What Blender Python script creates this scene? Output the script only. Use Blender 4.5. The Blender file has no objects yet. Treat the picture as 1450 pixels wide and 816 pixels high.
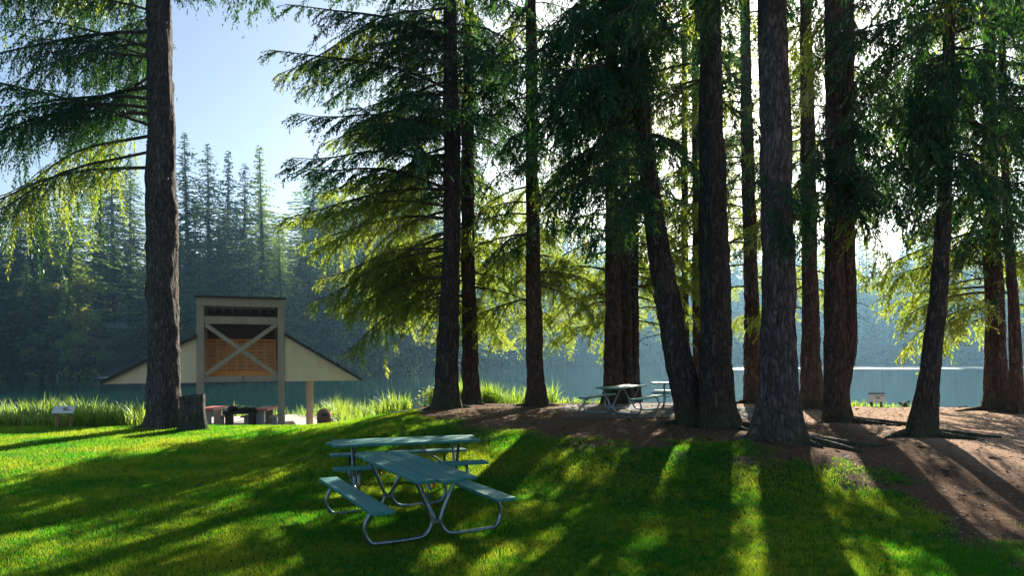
import bpy, bmesh, math, random
import numpy as np

C = bpy.context.scene.collection
SC = bpy.context.scene
R_ = math.radians

# ------------------------------------------------------------------ camera, sky, sun, exposure
CAM_Z, F, HOR = 2.2, 967.0, 503.0
cam = bpy.data.cameras.new('camera'); cam_o = bpy.data.objects.new('camera', cam); C.objects.link(cam_o)
cam_o.location = (0, 0, CAM_Z); cam_o.rotation_euler = (R_(90), 0, 0)
cam.sensor_width = 36; cam.lens = 24; cam.shift_y = (HOR-408)/1450; cam.clip_start = 0.1; cam.clip_end = 3000
SC.camera = cam_o

SUN_EL, SUN_AZ = R_(25.5), R_(17.8)
W = bpy.data.worlds.new('World'); SC.world = W; W.use_nodes = True
wn = W.node_tree.nodes; wl = W.node_tree.links
sky = wn.new('ShaderNodeTexSky'); sky.sky_type = 'NISHITA'; sky.sun_disc = False
sky.sun_elevation = SUN_EL; sky.sun_rotation = SUN_AZ
sky.air_density = 1.0; sky.dust_density = 1.0; sky.ozone_density = 1.2
wl.new(sky.outputs[0], wn['Background'].inputs[0]); wn['Background'].inputs[1].default_value = 0.055
sun = bpy.data.lights.new('sun', 'SUN'); sun.energy = 5.0; sun.angle = R_(0.5); sun.color = (1.0, 0.90, 0.74)
sun_o = bpy.data.objects.new('sun', sun); C.objects.link(sun_o)
from mathutils import Vector, Matrix
SUN_D = Vector((math.sin(SUN_AZ)*math.cos(SUN_EL), math.cos(SUN_AZ)*math.cos(SUN_EL), math.sin(SUN_EL)))
sun_o.rotation_euler = SUN_D.to_track_quat('Z', 'Y').to_euler(); sun_o.location = (20, 60, 40)
SC.view_settings.view_transform = 'Standard'; SC.view_settings.look = 'None'
SC.view_settings.exposure = 1.65; SC.view_settings.gamma = 1
SC.render.engine = 'CYCLES'
cy = SC.cycles
cy.use_denoising = True; cy.max_bounces = 6; cy.diffuse_bounces = 3; cy.glossy_bounces = 2
cy.transmission_bounces = 3; cy.transparent_max_bounces = 4; cy.volume_bounces = 0
cy.caustics_reflective = False; cy.caustics_refractive = False

# ------------------------------------------------------------------ geometry helpers
class Geo:
    """collects vertices and faces; build() links them as ONE mesh object"""
    def __init__(s): s.v = []; s.f = []; s.m = []; s.n = 0
    def add(s, v, f, m=0):
        v = np.asarray(v, float).reshape(-1, 3); f = np.asarray(f, int)
        s.v.append(v); s.f.append(f + s.n); s.m.append(np.full(len(f), m) if np.isscalar(m) else m); s.n += len(v)
    def box(s, c, size, rot=None, m=0, bev=0.0):
        x, y, z = np.array(size)/2
        b = min(bev, x*.9, y*.9, z*.9)
        if b <= 0:
            v = np.array([(i*x, j*y, k*z) for k in (-1, 1) for j in (-1, 1) for i in (-1, 1)])
            f = [(0, 2, 3, 1), (4, 5, 7, 6), (0, 1, 5, 4), (2, 6, 7, 3), (0, 4, 6, 2), (1, 3, 7, 5)]
            fs = [np.array(f)]
        else:
            bm = bmesh.new(); bmesh.ops.create_cube(bm, size=1)
            for q in bm.verts: q.co = (q.co.x*2*x, q.co.y*2*y, q.co.z*2*z)
            bmesh.ops.bevel(bm, geom=bm.edges[:], offset=b, segments=1, affect='EDGES', profile=.5)
            bm.verts.index_update()
            v = np.array([q.co[:] for q in bm.verts]); fl = [[q.index for q in p.verts] for p in bm.faces]; bm.free()
            fs = [np.array([p for p in fl if len(p) == k]) for k in (3, 4)]
            fs = [q for q in fs if len(q)]
        if rot is not None: v = v @ np.array(rot).T
        v = v + np.array(c); n0 = s.n
        s.v.append(v); s.n += len(v)
        for q in fs: s.f.append(q + n0); s.m.append(np.full(len(q), m))
    def bar(s, a, b, w, h, m=0, bev=0.0, up=(0, 0, 1)):
        a = np.array(a, float); b = np.array(b, float); d = b-a; L = np.linalg.norm(d); d /= L
        u = np.array(up, float); sx = np.cross(u, d); sx /= np.linalg.norm(sx); uz = np.cross(d, sx)
        s.box((a+b)/2, (L, w, h), np.stack([d, sx, uz], 1), m, bev)
    def tube(s, pts, rad, seg=8, m=0, cap=True):
        p = np.asarray(pts, float); n = len(p); r = np.broadcast_to(np.asarray(rad, float), (n,))
        t = np.gradient(p, axis=0); t /= np.linalg.norm(t, axis=1)[:, None]+1e-9
        ref = np.array([0, 0, 1.0]) if abs(t[0, 2]) < .9 else np.array([1.0, 0, 0])
        u = np.cross(ref, t[0]); u /= np.linalg.norm(u); us = []
        for i in range(n):
            u = u - t[i]*np.dot(u, t[i]); u /= np.linalg.norm(u); us.append(u)
        us = np.array(us); w = np.cross(t, us)
        a = np.linspace(0, 2*np.pi, seg, endpoint=False)
        v = p[:, None]+r[:, None, None]*(np.cos(a)[None, :, None]*us[:, None]+np.sin(a)[None, :, None]*w[:, None])
        i, j = np.meshgrid(np.arange(n-1), np.arange(seg), indexing='ij'); j2 = (j+1) % seg
        f = np.stack([i*seg+j, i*seg+j2, (i+1)*seg+j2, (i+1)*seg+j], -1).reshape(-1, 4)
        n0 = s.n; s.add(v.reshape(-1, 3), f, m)
        if cap:
            s.f.append(np.array([list(range(seg))[::-1]])+n0); s.m.append(np.array([m]))
            s.f.append(np.array([list(range(seg))])+n0+(n-1)*seg); s.m.append(np.array([m]))
    def lathe(s, prof, seg=24, m=0, c=(0, 0, 0)):
        pr = np.asarray(prof, float); n = len(pr); a = np.linspace(0, 2*np.pi, seg, endpoint=False)
        v = np.stack([pr[:, 0][:, None]*np.cos(a), pr[:, 0][:, None]*np.sin(a), np.repeat(pr[:, 1][:, None], seg, 1)], -1)
        i, j = np.meshgrid(np.arange(n-1), np.arange(seg), indexing='ij'); j2 = (j+1) % seg
        f = np.stack([i*seg+j, i*seg+j2, (i+1)*seg+j2, (i+1)*seg+j], -1).reshape(-1, 4)
        s.add(v.reshape(-1, 3)+np.array(c), f, m)
    def mesh(s, name, mats, smooth=False):
        me = bpy.data.meshes.new(name); v = np.concatenate(s.v)
        me.vertices.add(len(v)); me.vertices.foreach_set('co', v.astype(np.float32).ravel())
        loops = np.concatenate([f.ravel() for f in s.f]); tot = np.concatenate([np.full(len(f), f.shape[1]) for f in s.f])
        start = np.concatenate([[0], np.cumsum(tot)[:-1]])
        me.loops.add(len(loops)); me.loops.foreach_set('vertex_index', loops.astype(np.int32))
        me.polygons.add(len(tot)); me.polygons.foreach_set('loop_start', start.astype(np.int32))
        me.polygons.foreach_set('loop_total', tot.astype(np.int32))
        me.polygons.foreach_set('material_index', np.concatenate(s.m).astype(np.int32))
        me.polygons.foreach_set('use_smooth', np.full(len(tot), smooth))
        for q in (mats if isinstance(mats, (list, tuple)) else [mats]): me.materials.append(q)
        me.update(calc_edges=True); me.validate()
        return me
    def build(s, name, mats, parent=None, smooth=False, loc=None):
        o = bpy.data.objects.new(name, s.mesh(name, mats, smooth)); C.objects.link(o)
        if parent is not None: o.parent = parent
        if loc is not None: o.location = loc
        return o

def tag(o, label=None, cat=None, group=None, kind=None):
    for k, q in (('label', label), ('category', cat), ('group', group), ('kind', kind)):
        if q: o[k] = q
    return o
def thing(name, label, cat, loc=(0, 0, 0), rz=0.0, group=None):
    o = bpy.data.objects.new(name, None); C.objects.link(o); o.location = loc; o.rotation_euler = (0, 0, rz)
    return tag(o, label, cat, group)
def dup(root, loc, rz, label, group=None, scale=None):
    r = root.copy(); C.objects.link(r); r.location = loc; r.rotation_euler = (0, 0, rz); r['label'] = label
    if group: r['group'] = group
    if scale: r.scale = scale
    for ch in list(root.children):
        c = ch.copy(); C.objects.link(c); c.parent = r
        for g in ch.children:
            d = g.copy(); C.objects.link(d); d.parent = c
    return r
def spline(pts, n=8):
    """Catmull-Rom through pts"""
    p = np.asarray(pts, float); p = np.vstack([2*p[0]-p[1], p, 2*p[-1]-p[-2]]); out = []
    for i in range(1, len(p)-2):
        for t in np.linspace(0, 1, n, endpoint=False):
            out.append(.5*((2*p[i])+(-p[i-1]+p[i+1])*t+(2*p[i-1]-5*p[i]+4*p[i+1]-p[i+2])*t*t+(-p[i-1]+3*p[i]-3*p[i+1]+p[i+2])*t**3))
    out.append(p[-2]); return np.array(out)
def S(a, b, x):
    t = np.clip((np.asarray(x, float)-a)/(b-a), 0, 1); return t*t*(3-2*t)
def lattice(rng, n=64): return rng.random((n, n))
def vnoise(g, x, y):
    """smooth value noise on a periodic lattice"""
    n = len(g); x = np.asarray(x, float); y = np.asarray(y, float); xi = np.floor(x).astype(int); yi = np.floor(y).astype(int)
    fx = x-xi; fy = y-yi; fx = fx*fx*(3-2*fx); fy = fy*fy*(3-2*fy); a = lambda i, j: g[(xi+i) % n, (yi+j) % n]
    return (a(0, 0)*(1-fx)+a(1, 0)*fx)*(1-fy)+(a(0, 1)*(1-fx)+a(1, 1)*fx)*fy
LAT = lattice(np.random.default_rng(5))

# ------------------------------------------------------------------ materials
def mat(name):
    m = bpy.data.materials.new(name); m.use_nodes = True; nt = m.node_tree
    return m, nt.nodes, nt.links, nt.nodes['Principled BSDF']
def texco(n, l, scale=(1, 1, 1), kind='Object'):
    tc = n.new('ShaderNodeTexCoord'); mp = n.new('ShaderNodeMapping'); mp.inputs['Scale'].default_value = scale
    if kind == 'World':
        ge = n.new('ShaderNodeNewGeometry'); l.new(ge.outputs['Position'], mp.inputs[0])
    else: l.new(tc.outputs[kind], mp.inputs[0])
    return mp.outputs[0]
def noise(n, l, co, scale, detail=4, rough=.6):
    t = n.new('ShaderNodeTexNoise'); t.inputs['Scale'].default_value = scale; t.inputs['Detail'].default_value = detail
    t.inputs['Roughness'].default_value = rough; l.new(co, t.inputs['Vector']); return t.outputs['Fac']
def ramp(n, l, fac, stops):
    r = n.new('ShaderNodeValToRGB'); e = r.color_ramp.elements
    while len(e) < len(stops): e.new(.5)
    for q, (p, c) in zip(e, stops): q.position = p; q.color = (*c, 1)
    l.new(fac, r.inputs[0]); return r.outputs[0]
def mix(n, l, fac, a, b, mode='MIX'):
    m = n.new('ShaderNodeMix'); m.data_type = 'RGBA'; m.blend_type = mode
    for sock, q in ((m.inputs[0], fac), (m.inputs[6], a), (m.inputs[7], b)):
        if isinstance(q, (int, float)): sock.default_value = q
        elif isinstance(q, tuple): sock.default_value = (*q, 1)
        else: l.new(q, sock)
    return m.outputs[2]
def math_(n, l, op, a, b=None, clamp=False):
    m = n.new('ShaderNodeMath'); m.operation = op; m.use_clamp = clamp
    for i, q in enumerate((a, b)):
        if q is None: continue
        if isinstance(q, (int, float)): m.inputs[i].default_value = q
        else: l.new(q, m.inputs[i])
    return m.outputs[0]
def bump(n, l, h, p, strength=.5, dist=.02):
    b = n.new('ShaderNodeBump'); b.inputs['Strength'].default_value = strength; b.inputs['Distance'].default_value = dist
    l.new(h, b.inputs['Height']); l.new(b.outputs[0], p.inputs['Normal']); return b
def simple(name, c1, c2, scale=4, rough=.6, stretch=(1, 1, 1), bs=.2, bd=.01, metal=0.0, detail=5, spec=.5):
    m, n, l, p = mat(name); co = texco(n, l, stretch); f = noise(n, l, co, scale, detail)
    l.new(ramp(n, l, f, [(.3, c1), (.7, c2)]), p.inputs['Base Color']); p.inputs['Roughness'].default_value = rough
    p.inputs['Metallic'].default_value = metal; p.inputs['Specular IOR Level'].default_value = spec
    bump(n, l, f, p, bs, bd); return m
def leafy(name, d1, d2, t1, t2, share=.5, scale=.9, gloss=.12, lo=.35, hi=.65):
    """thin leaf: diffuse + translucent + a little gloss; colour varies from clump to clump"""
    m, n, l, p = mat(name); n.remove(p)
    co = texco(n, l, (1, 1, 1), 'World'); f1 = noise(n, l, co, scale, 3); f2 = noise(n, l, co, scale*14, 2)
    f = math_(n, l, 'ADD', math_(n, l, 'MULTIPLY', f1, .6), math_(n, l, 'MULTIPLY', f2, .4))
    if 'far' in name:
        oi = n.new('ShaderNodeObjectInfo'); f = math_(n, l, 'ADD', math_(n, l, 'MULTIPLY', f, .55), math_(n, l, 'ADD', math_(n, l, 'MULTIPLY', oi.outputs['Random'], .42), .0))
    di = n.new('ShaderNodeBsdfDiffuse'); tr = n.new('ShaderNodeBsdfTranslucent'); gl = n.new('ShaderNodeBsdfGlossy')
    l.new(ramp(n, l, f, [(lo, d1), (hi, d2)]), di.inputs[0]); l.new(ramp(n, l, f, [(lo, t1), (hi, t2)]), tr.inputs[0])
    gl.inputs['Roughness'].default_value = .5; gl.inputs[0].default_value = (.7, .85, .9, 1)
    a = n.new('ShaderNodeMixShader'); a.inputs[0].default_value = share; l.new(di.outputs[0], a.inputs[1]); l.new(tr.outputs[0], a.inputs[2])
    fr = n.new('ShaderNodeFresnel'); fr.inputs[0].default_value = 1.4
    b = n.new('ShaderNodeMixShader'); l.new(math_(n, l, 'MULTIPLY', fr.outputs[0], gloss*3), b.inputs[0]); l.new(a.outputs[0], b.inputs[1]); l.new(gl.outputs[0], b.inputs[2])
    l.new(b.outputs[0], n['Material Output'].inputs[0]); return m

def bark_mat(name, dark, mid, light, moss=.5):
    m, n, l, p = mat(name)
    co = texco(n, l, (1, 1, .24)); f = noise(n, l, co, 13, 8, .75)
    vo = n.new('ShaderNodeTexVoronoi'); vo.feature = 'DISTANCE_TO_EDGE'; vo.inputs['Scale'].default_value = 11
    wob = n.new('ShaderNodeVectorMath'); wob.operation = 'ADD'; nz = n.new('ShaderNodeTexNoise'); nz.inputs['Scale'].default_value = 6
    l.new(co, nz.inputs['Vector']); sc = n.new('ShaderNodeVectorMath'); sc.operation = 'SCALE'; sc.inputs['Scale'].default_value = .34
    l.new(nz.outputs['Color'], sc.inputs[0]); l.new(co, wob.inputs[0]); l.new(sc.outputs[0], wob.inputs[1]); l.new(wob.outputs[0], vo.inputs['Vector'])
    e = math_(n, l, 'MULTIPLY', vo.outputs['Distance'], 3.2, True)
    h = math_(n, l, 'ADD', math_(n, l, 'MULTIPLY', e, .36), math_(n, l, 'MULTIPLY', f, .72))
    col = ramp(n, l, h, [(.30, dark), (.55, mid), (.85, light)])
    co2 = texco(n, l); f2 = noise(n, l, co2, 1.3, 3); col = mix(n, l, math_(n, l, 'MULTIPLY', f2, .55), col, (.035, .033, .036))
    # moss and lichen low on the trunk
    sx = n.new('ShaderNodeSeparateXYZ'); tc = n.new('ShaderNodeTexCoord'); l.new(tc.outputs['Object'], sx.inputs[0])
    lo = math_(n, l, 'SUBTRACT', 1.0, math_(n, l, 'MULTIPLY', sx.outputs[2], 1.1), True)
    f3 = noise(n, l, co2, 5, 4); mm = math_(n, l, 'MULTIPLY', math_(n, l, 'MULTIPLY', lo, f3), moss*2, True)
    col = mix(n, l, mm, col, (.05, .075, .025))
    l.new(col, p.inputs['Base Color']); p.inputs['Roughness'].default_value = .9; p.inputs['Specular IOR Level'].default_value = .25
    bump(n, l, h, p, 1.0, .09); return m

M = {}
M['bark'] = bark_mat('fir bark', (.014, .010, .009), (.065, .046, .037), (.17, .125, .10))
M['bark_red'] = bark_mat('reddish bark', (.018, .010, .007), (.10, .054, .033), (.22, .125, .08), .3)
M['bark_grey'] = bark_mat('grey bark', (.022, .018, .018), (.11, .088, .082), (.25, .215, .20))
M['twig'] = simple('twig wood', (.03, .022, .016), (.08, .06, .045), 12, .9)
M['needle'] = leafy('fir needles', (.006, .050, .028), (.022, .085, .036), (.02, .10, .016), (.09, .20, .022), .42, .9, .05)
M['needle_backlit'] = leafy('backlit tinted fir needles', (.03, .065, .02), (.06, .10, .025), (.22, .37, .025), (.52, .57, .07), .62, .9, .04)  # same needles painted lighter and yellower so sprays look lit from behind
M['needle_far'] = leafy('far fir needles', (.002, .012, .012), (.075, .16, .065), (.01, .05, .02), (.32, .44, .06), .42, .12, .04)
M['leaf_far'] = leafy('far broad leaves', (.002, .014, .012), (.11, .18, .06), (.02, .07, .015), (.62, .64, .08), .45, .3, .04)
M['leaf_yellow'] = leafy('yellowing leaves', (.06, .09, .03), (.11, .12, .03), (.25, .30, .04), (.42, .38, .06), .45, .3)
M['blade'] = leafy('grass blades', (.004, .060, .016), (.016, .095, .018), (.10, .41, .012), (.48, .59, .03), .58, .5, .012, .43, .58)
M['reed'] = leafy('reed blades', (.04, .10, .015), (.10, .15, .03), (.18, .40, .02), (.50, .60, .08), .58, 1.3, .03)
M['shrub'] = leafy('shrub leaves', (.05, .10, .02), (.09, .13, .03), (.26, .38, .03), (.42, .48, .05), .5, 2)

def ground_mat():
    m, n, l, p = mat('ground cover')
    co = texco(n, l, (1, 1, 1), 'World')
    at = lambda a: (lambda q: (setattr(q, 'attribute_name', a), q.outputs['Fac'])[1])(n.new('ShaderNodeAttribute'))
    f1 = noise(n, l, co, .55, 4); f2 = noise(n, l, co, 7, 5, .7); f3 = noise(n, l, co, 45, 3, .7)
    g = ramp(n, l, f2, [(.3, (.006, .042, .010)), (.7, (.022, .075, .016))])
    lit = ramp(n, l, f3, [(.3, (.045, .022, .010)), (.5, (.14, .072, .036)), (.7, (.33, .185, .10))])
    lit = mix(n, l, math_(n, l, 'MULTIPLY', f1, .5), lit, (.075, .055, .045))
    pat = ramp(n, l, f3, [(.32, (.22, .11, .062)), (.5, (.50, .31, .20)), (.7, (.74, .53, .37))])
    pat = mix(n, l, math_(n, l, 'MULTIPLY', f2, .5), pat, (.17, .12, .095))
    d = math_(n, l, 'ADD', at('dirt'), math_(n, l, 'MULTIPLY', math_(n, l, 'SUBTRACT', f2, .5), 1.6))
    d = math_(n, l, 'MULTIPLY', math_(n, l, 'SUBTRACT', d, .3), 3.0, True)
    q = math_(n, l, 'ADD', at('path'), math_(n, l, 'MULTIPLY', math_(n, l, 'SUBTRACT', f2, .5), .8))
    q = math_(n, l, 'MULTIPLY', math_(n, l, 'SUBTRACT', q, .3), 2.2, True)
    col = mix(n, l, q, mix(n, l, d, g, lit), pat)
    far = ramp(n, l, f1, [(.3, (.008, .016, .008)), (.7, (.018, .024, .012))])
    rock = ramp(n, l, f2, [(.3, (.06, .055, .06)), (.7, (.17, .15, .15))])
    col = mix(n, l, at('far'), col, mix(n, l, at('rock'), far, rock))
    l.new(col, p.inputs['Base Color']); p.inputs['Roughness'].default_value = 1; p.inputs['Specular IOR Level'].default_value = .1
    bump(n, l, math_(n, l, 'ADD', f2, math_(n, l, 'MULTIPLY', f3, .5)), p, 1.0, .07); return m
M['ground'] = ground_mat()

def water_mat(name, rough, amp, base):
    m, n, l, p = mat(name); co = texco(n, l, (1, 1.6, 1), 'World')
    f = noise(n, l, co, .9, 3); f2 = noise(n, l, co, .07, 3)
    l.new(ramp(n, l, f2, [(.3, base), (.7, tuple(min(1, c*1.35) for c in base))]), p.inputs['Base Color'])
    p.inputs['Roughness'].default_value = rough; p.inputs['IOR'].default_value = 1.33
    bump(n, l, f, p, amp, .06); return m
M['water'] = water_mat('lake water', .05, .20, (.006, .034, .032))
M['ripple'] = water_mat('wind ruffled water', .40, .4, (.03, .07, .07))

def paint_mat(name, c1, c2, wear, rough=.5):
    m, n, l, p = mat(name); co = texco(n, l, (.25, 3, 3)); f = noise(n, l, co, 9, 6, .65); co2 = texco(n, l); f2 = noise(n, l, co2, 22, 4, .7)
    c = ramp(n, l, f, [(.3, c1), (.7, c2)]); w = math_(n, l, 'GREATER_THAN', f2, .64)
    l.new(mix(n, l, w, c, wear), p.inputs['Base Color']); p.inputs['Roughness'].default_value = rough
    bump(n, l, f, p, .35, .006); return m
M['green_paint'] = paint_mat('worn blue green paint', (.010, .15, .135), (.032, .24, .21), (.16, .28, .25), .55)
M['steel'] = simple('galvanised steel', (.14, .20, .24), (.30, .37, .41), 18, .36, (1, 1, 1), .08, .002, .9)
M['cream'] = simple('cream plywood', (.78, .60, .41), (.86, .69, .49), 2.5, .7, (1, 1, .3), .1, .004)
M['taupe'] = simple('taupe painted timber', (.34, .265, .21), (.44, .35, .28), 5, .7, (1, 1, .3), .25, .006)
M['shingle'] = simple('dark shingles', (.035, .03, .03), (.09, .08, .075), 16, .9, (1, 1, 1), .8, .03)
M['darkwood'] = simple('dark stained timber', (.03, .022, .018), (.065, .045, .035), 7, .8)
M['orange'] = simple('orange cedar boards', (.80, .27, .05), (.90, .40, .09), 6, .55, (.3, 3, 3), .25, .006)
M['tan'] = simple('tan painted column', (.62, .42, .28), (.72, .50, .35), 4, .7)
M['concrete'] = simple('pale concrete', (.36, .34, .32), (.48, .46, .43), 9, .85, (1, 1, 1), .3, .006)
M['pad'] = simple('grey compacted gravel', (.04, .035, .031), (.115, .10, .09), 40, .95, (1, 1, 1), .7, .012)
M['redtop'] = simple('red painted slab', (.50, .10, .085), (.62, .17, .14), 7, .45)
M['terracotta'] = simple('pebbled red brown concrete', (.20, .075, .05), (.36, .16, .11), 30, .85, (1, 1, 1), .8, .012)
M['black'] = simple('black plastic', (.010, .010, .011), (.03, .03, .032), 20, .5)
M['signwhite'] = simple('white sign board', (.62, .61, .58), (.72, .71, .68), 6, .5)
M['signink'] = simple('dark print', (.03, .03, .035), (.09, .08, .08), 20, .6)
M['redpost'] = simple('red brown post', (.22, .075, .045), (.32, .12, .07), 8, .7)
M['cut'] = simple('weathered cut wood', (.16, .12, .09), (.30, .24, .18), 12, .9)
M['redribbon'] = simple('red plastic ribbon', (.7, .03, .03), (.8, .06, .05), 5, .4)
M['bluerib'] = simple('blue plastic ribbon', (.03, .12, .6), (.05, .2, .7), 5, .4)
M['rail'] = simple('grey blue painted rail', (.55, .66, .72), (.68, .78, .84), 5, .6)
M['litter'] = simple('fallen bits', (.09, .06, .03), (.34, .25, .14), 30, .9)

# ------------------------------------------------------------------ terrain
WATER_Z = -1.8
def shore_far(x):
    return np.interp(x, [-400, -60, -36, -22, -5, 20, 60, 120, 500], [112, 112, 112, 125, 190, 258, 276, 276, 300])
def G(x, y):
    x = np.asarray(x, float); y = np.asarray(y, float)
    z = .5*S(0, 1, (y-np.interp(x, [-1, 3], [11.2, 8.5]))/5.2)*S(-6.5, -2.3, x-.12*(y-20)*(y > 20))
    z = z + .05*(vnoise(LAT, x*.35+9, y*.35)-.5)*S(10, 14, y)+.03*(vnoise(LAT, x*1.3, y*1.3+5)-.5)
    z = z + .13*np.exp(-((x-7.6)**2/1.4+(y-15.8)**2/.5)) + .12*np.exp(-((x-4.9)**2/.9+(y-12.4)**2/.9))
    # left lawn dips beyond its crest, then the bank
    wl_ = 1-S(-8.0, -3.5, x)
    z = z - wl_*(.95*S(20.3, 27, y)+1.5*S(33, 38, y))
    y0 = np.interp(x, [-3, 8, 12, 60], [24.0, 24.0, 21.8, 21.8]); z = z - (1-wl_)*2.8*S(0, 1, (y-y0)/7.0)
    z = z - 1.4*S(38, 60, y)
    s = y-shore_far(x); left = 1-S(-30, 10, x)
    hill = WATER_Z - .25 + np.clip(s, 0, 400)*(.30*left+.46*(1-left))
    hill = np.minimum(hill, 22+8*vnoise(LAT, x*.02, y*.02)+4*left)
    z = np.where(s > 0, hill, np.where(s > -12, z*(-s/12)+(WATER_Z-.25)*(1+s/12), z))
    return z + np.where(s > 6, 1.5*(vnoise(LAT, x*.08, y*.08)-.5), 0)
def yb(x): return np.interp(x, [-3.4, -2.4, -1.2, .5, 2.3, 3.8, 5.0, 60], [25, 18.0, 16.6, 14.4, 13.2, 12.0, 11.3, 11.3])
def dirt(x, y):
    b = y-yb(x)+1.2*(vnoise(LAT, x*.9+3, y*.9)-.5)
    d = np.maximum(S(-2.2, 1.8, b), S(4.7, 6.9, x+1.3*(vnoise(LAT, x*1.1+8, y*1.1)-.5)))*(1-S(21, 27, y)*(x < -3))
    hole = S(.66, .78, vnoise(LAT, x*.55+20, y*.55))*(1-S(12.5, 14.5, y))*(x < 5)          # grassy patches in the litter
    return np.clip(d-.75*hole, 0, 1)
def path(x, y): return S(6.4, 9.2, x+.35*(vnoise(LAT, x, y)-.5)+.10*(y-14))
def P(px, py, d): return ((px-725)/F*d, d, CAM_Z+(HOR-py)/F*d)
def on_ground(px, d):
    x = (px-725)/F*d; return (x, d, float(G(x, d)))

def axis(lo, hi, step, far_lo, far_hi, grow=1.12):
    a = list(np.arange(lo, hi+step/2, step)); s = step
    while a[-1] < far_hi: s *= grow; a.append(a[-1]+min(s, 12))
    s = step
    while a[0] > far_lo: s *= grow; a.insert(0, a[0]-min(s, 12))
    return np.array(a)
def build_ground():
    xs = axis(-24, 22, .25, -700, 700); ys = axis(4, 40, .25, -40, 800)
    X, Y = np.meshgrid(xs, ys); Z = G(X, Y); v = np.stack([X, Y, Z], -1).reshape(-1, 3)
    nx, ny = len(xs), len(ys); j, i = np.meshgrid(np.arange(ny-1), np.arange(nx-1), indexing='ij'); k = j*nx+i
    g = Geo(); g.add(v, np.stack([k, k+1, k+nx+1, k+nx], -1).reshape(-1, 4))
    o = g.build('ground', M['ground'], None, True); me = o.data
    x, y = v[:, 0], v[:, 1]
    px = 725+F*x/np.maximum(y, 1)
    for nm, val in (('dirt', dirt(x, y)), ('path', path(x, y)), ('far', (y > 60)*1.0),
                    ('rock', S(130, 145, px)*(1-S(196, 210, px))*(y > 100)*(y < 150))):
        me.attributes.new(nm, 'FLOAT', 'POINT').data.foreach_set('value', val.astype(np.float32))
    tag(o, 'mown lawn rising to a bare mound with a gravel path', 'ground', kind='structure')
build_ground()
g = Geo(); g.add([(-600, 20, WATER_Z), (600, 20, WATER_Z), (600, 420, WATER_Z), (-600, 420, WATER_Z)], [(0, 1, 2, 3)])
tag(g.build('water', M['water']), 'still dark teal lake water', 'water', kind='structure')
xs = np.linspace(58, 260, 40); g = Geo()
a = np.stack([xs, shore_far(xs)-3, np.full(40, WATER_Z+.02)], 1); b = a-np.array([0, 1, 0])*(64+26*vnoise(LAT, xs*.15, xs*0)[:, None])
g.add(np.vstack([a, b]), [(i, 40+i, 41+i, i+1) for i in range(39)])
tag(g.build('water', M['ripple']), 'wind ruffled glinting water along the far shore', 'water', kind='structure')
# compacted pad under the mound tables
xs, ys = np.meshgrid(np.linspace(1.6, 7.4, 30), np.linspace(18.6, 23.6, 26)); g = Geo()
zz = G(xs, ys)+.012; k = (np.arange(25)[:, None]*30+np.arange(29)).ravel(); ed = .25*np.sin(ys*2.1)
g.add(np.stack([xs+ed*(xs > 7)-ed*(xs < 2), ys+.15*np.sin(xs*1.7), zz], -1).reshape(-1, 3), np.stack([k, k+1, k+31, k+30], -1))
tag(g.build('pavement', M['pad'], None, True), 'grey gravel pad under the tables on the mound', 'pavement', kind='structure')

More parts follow.
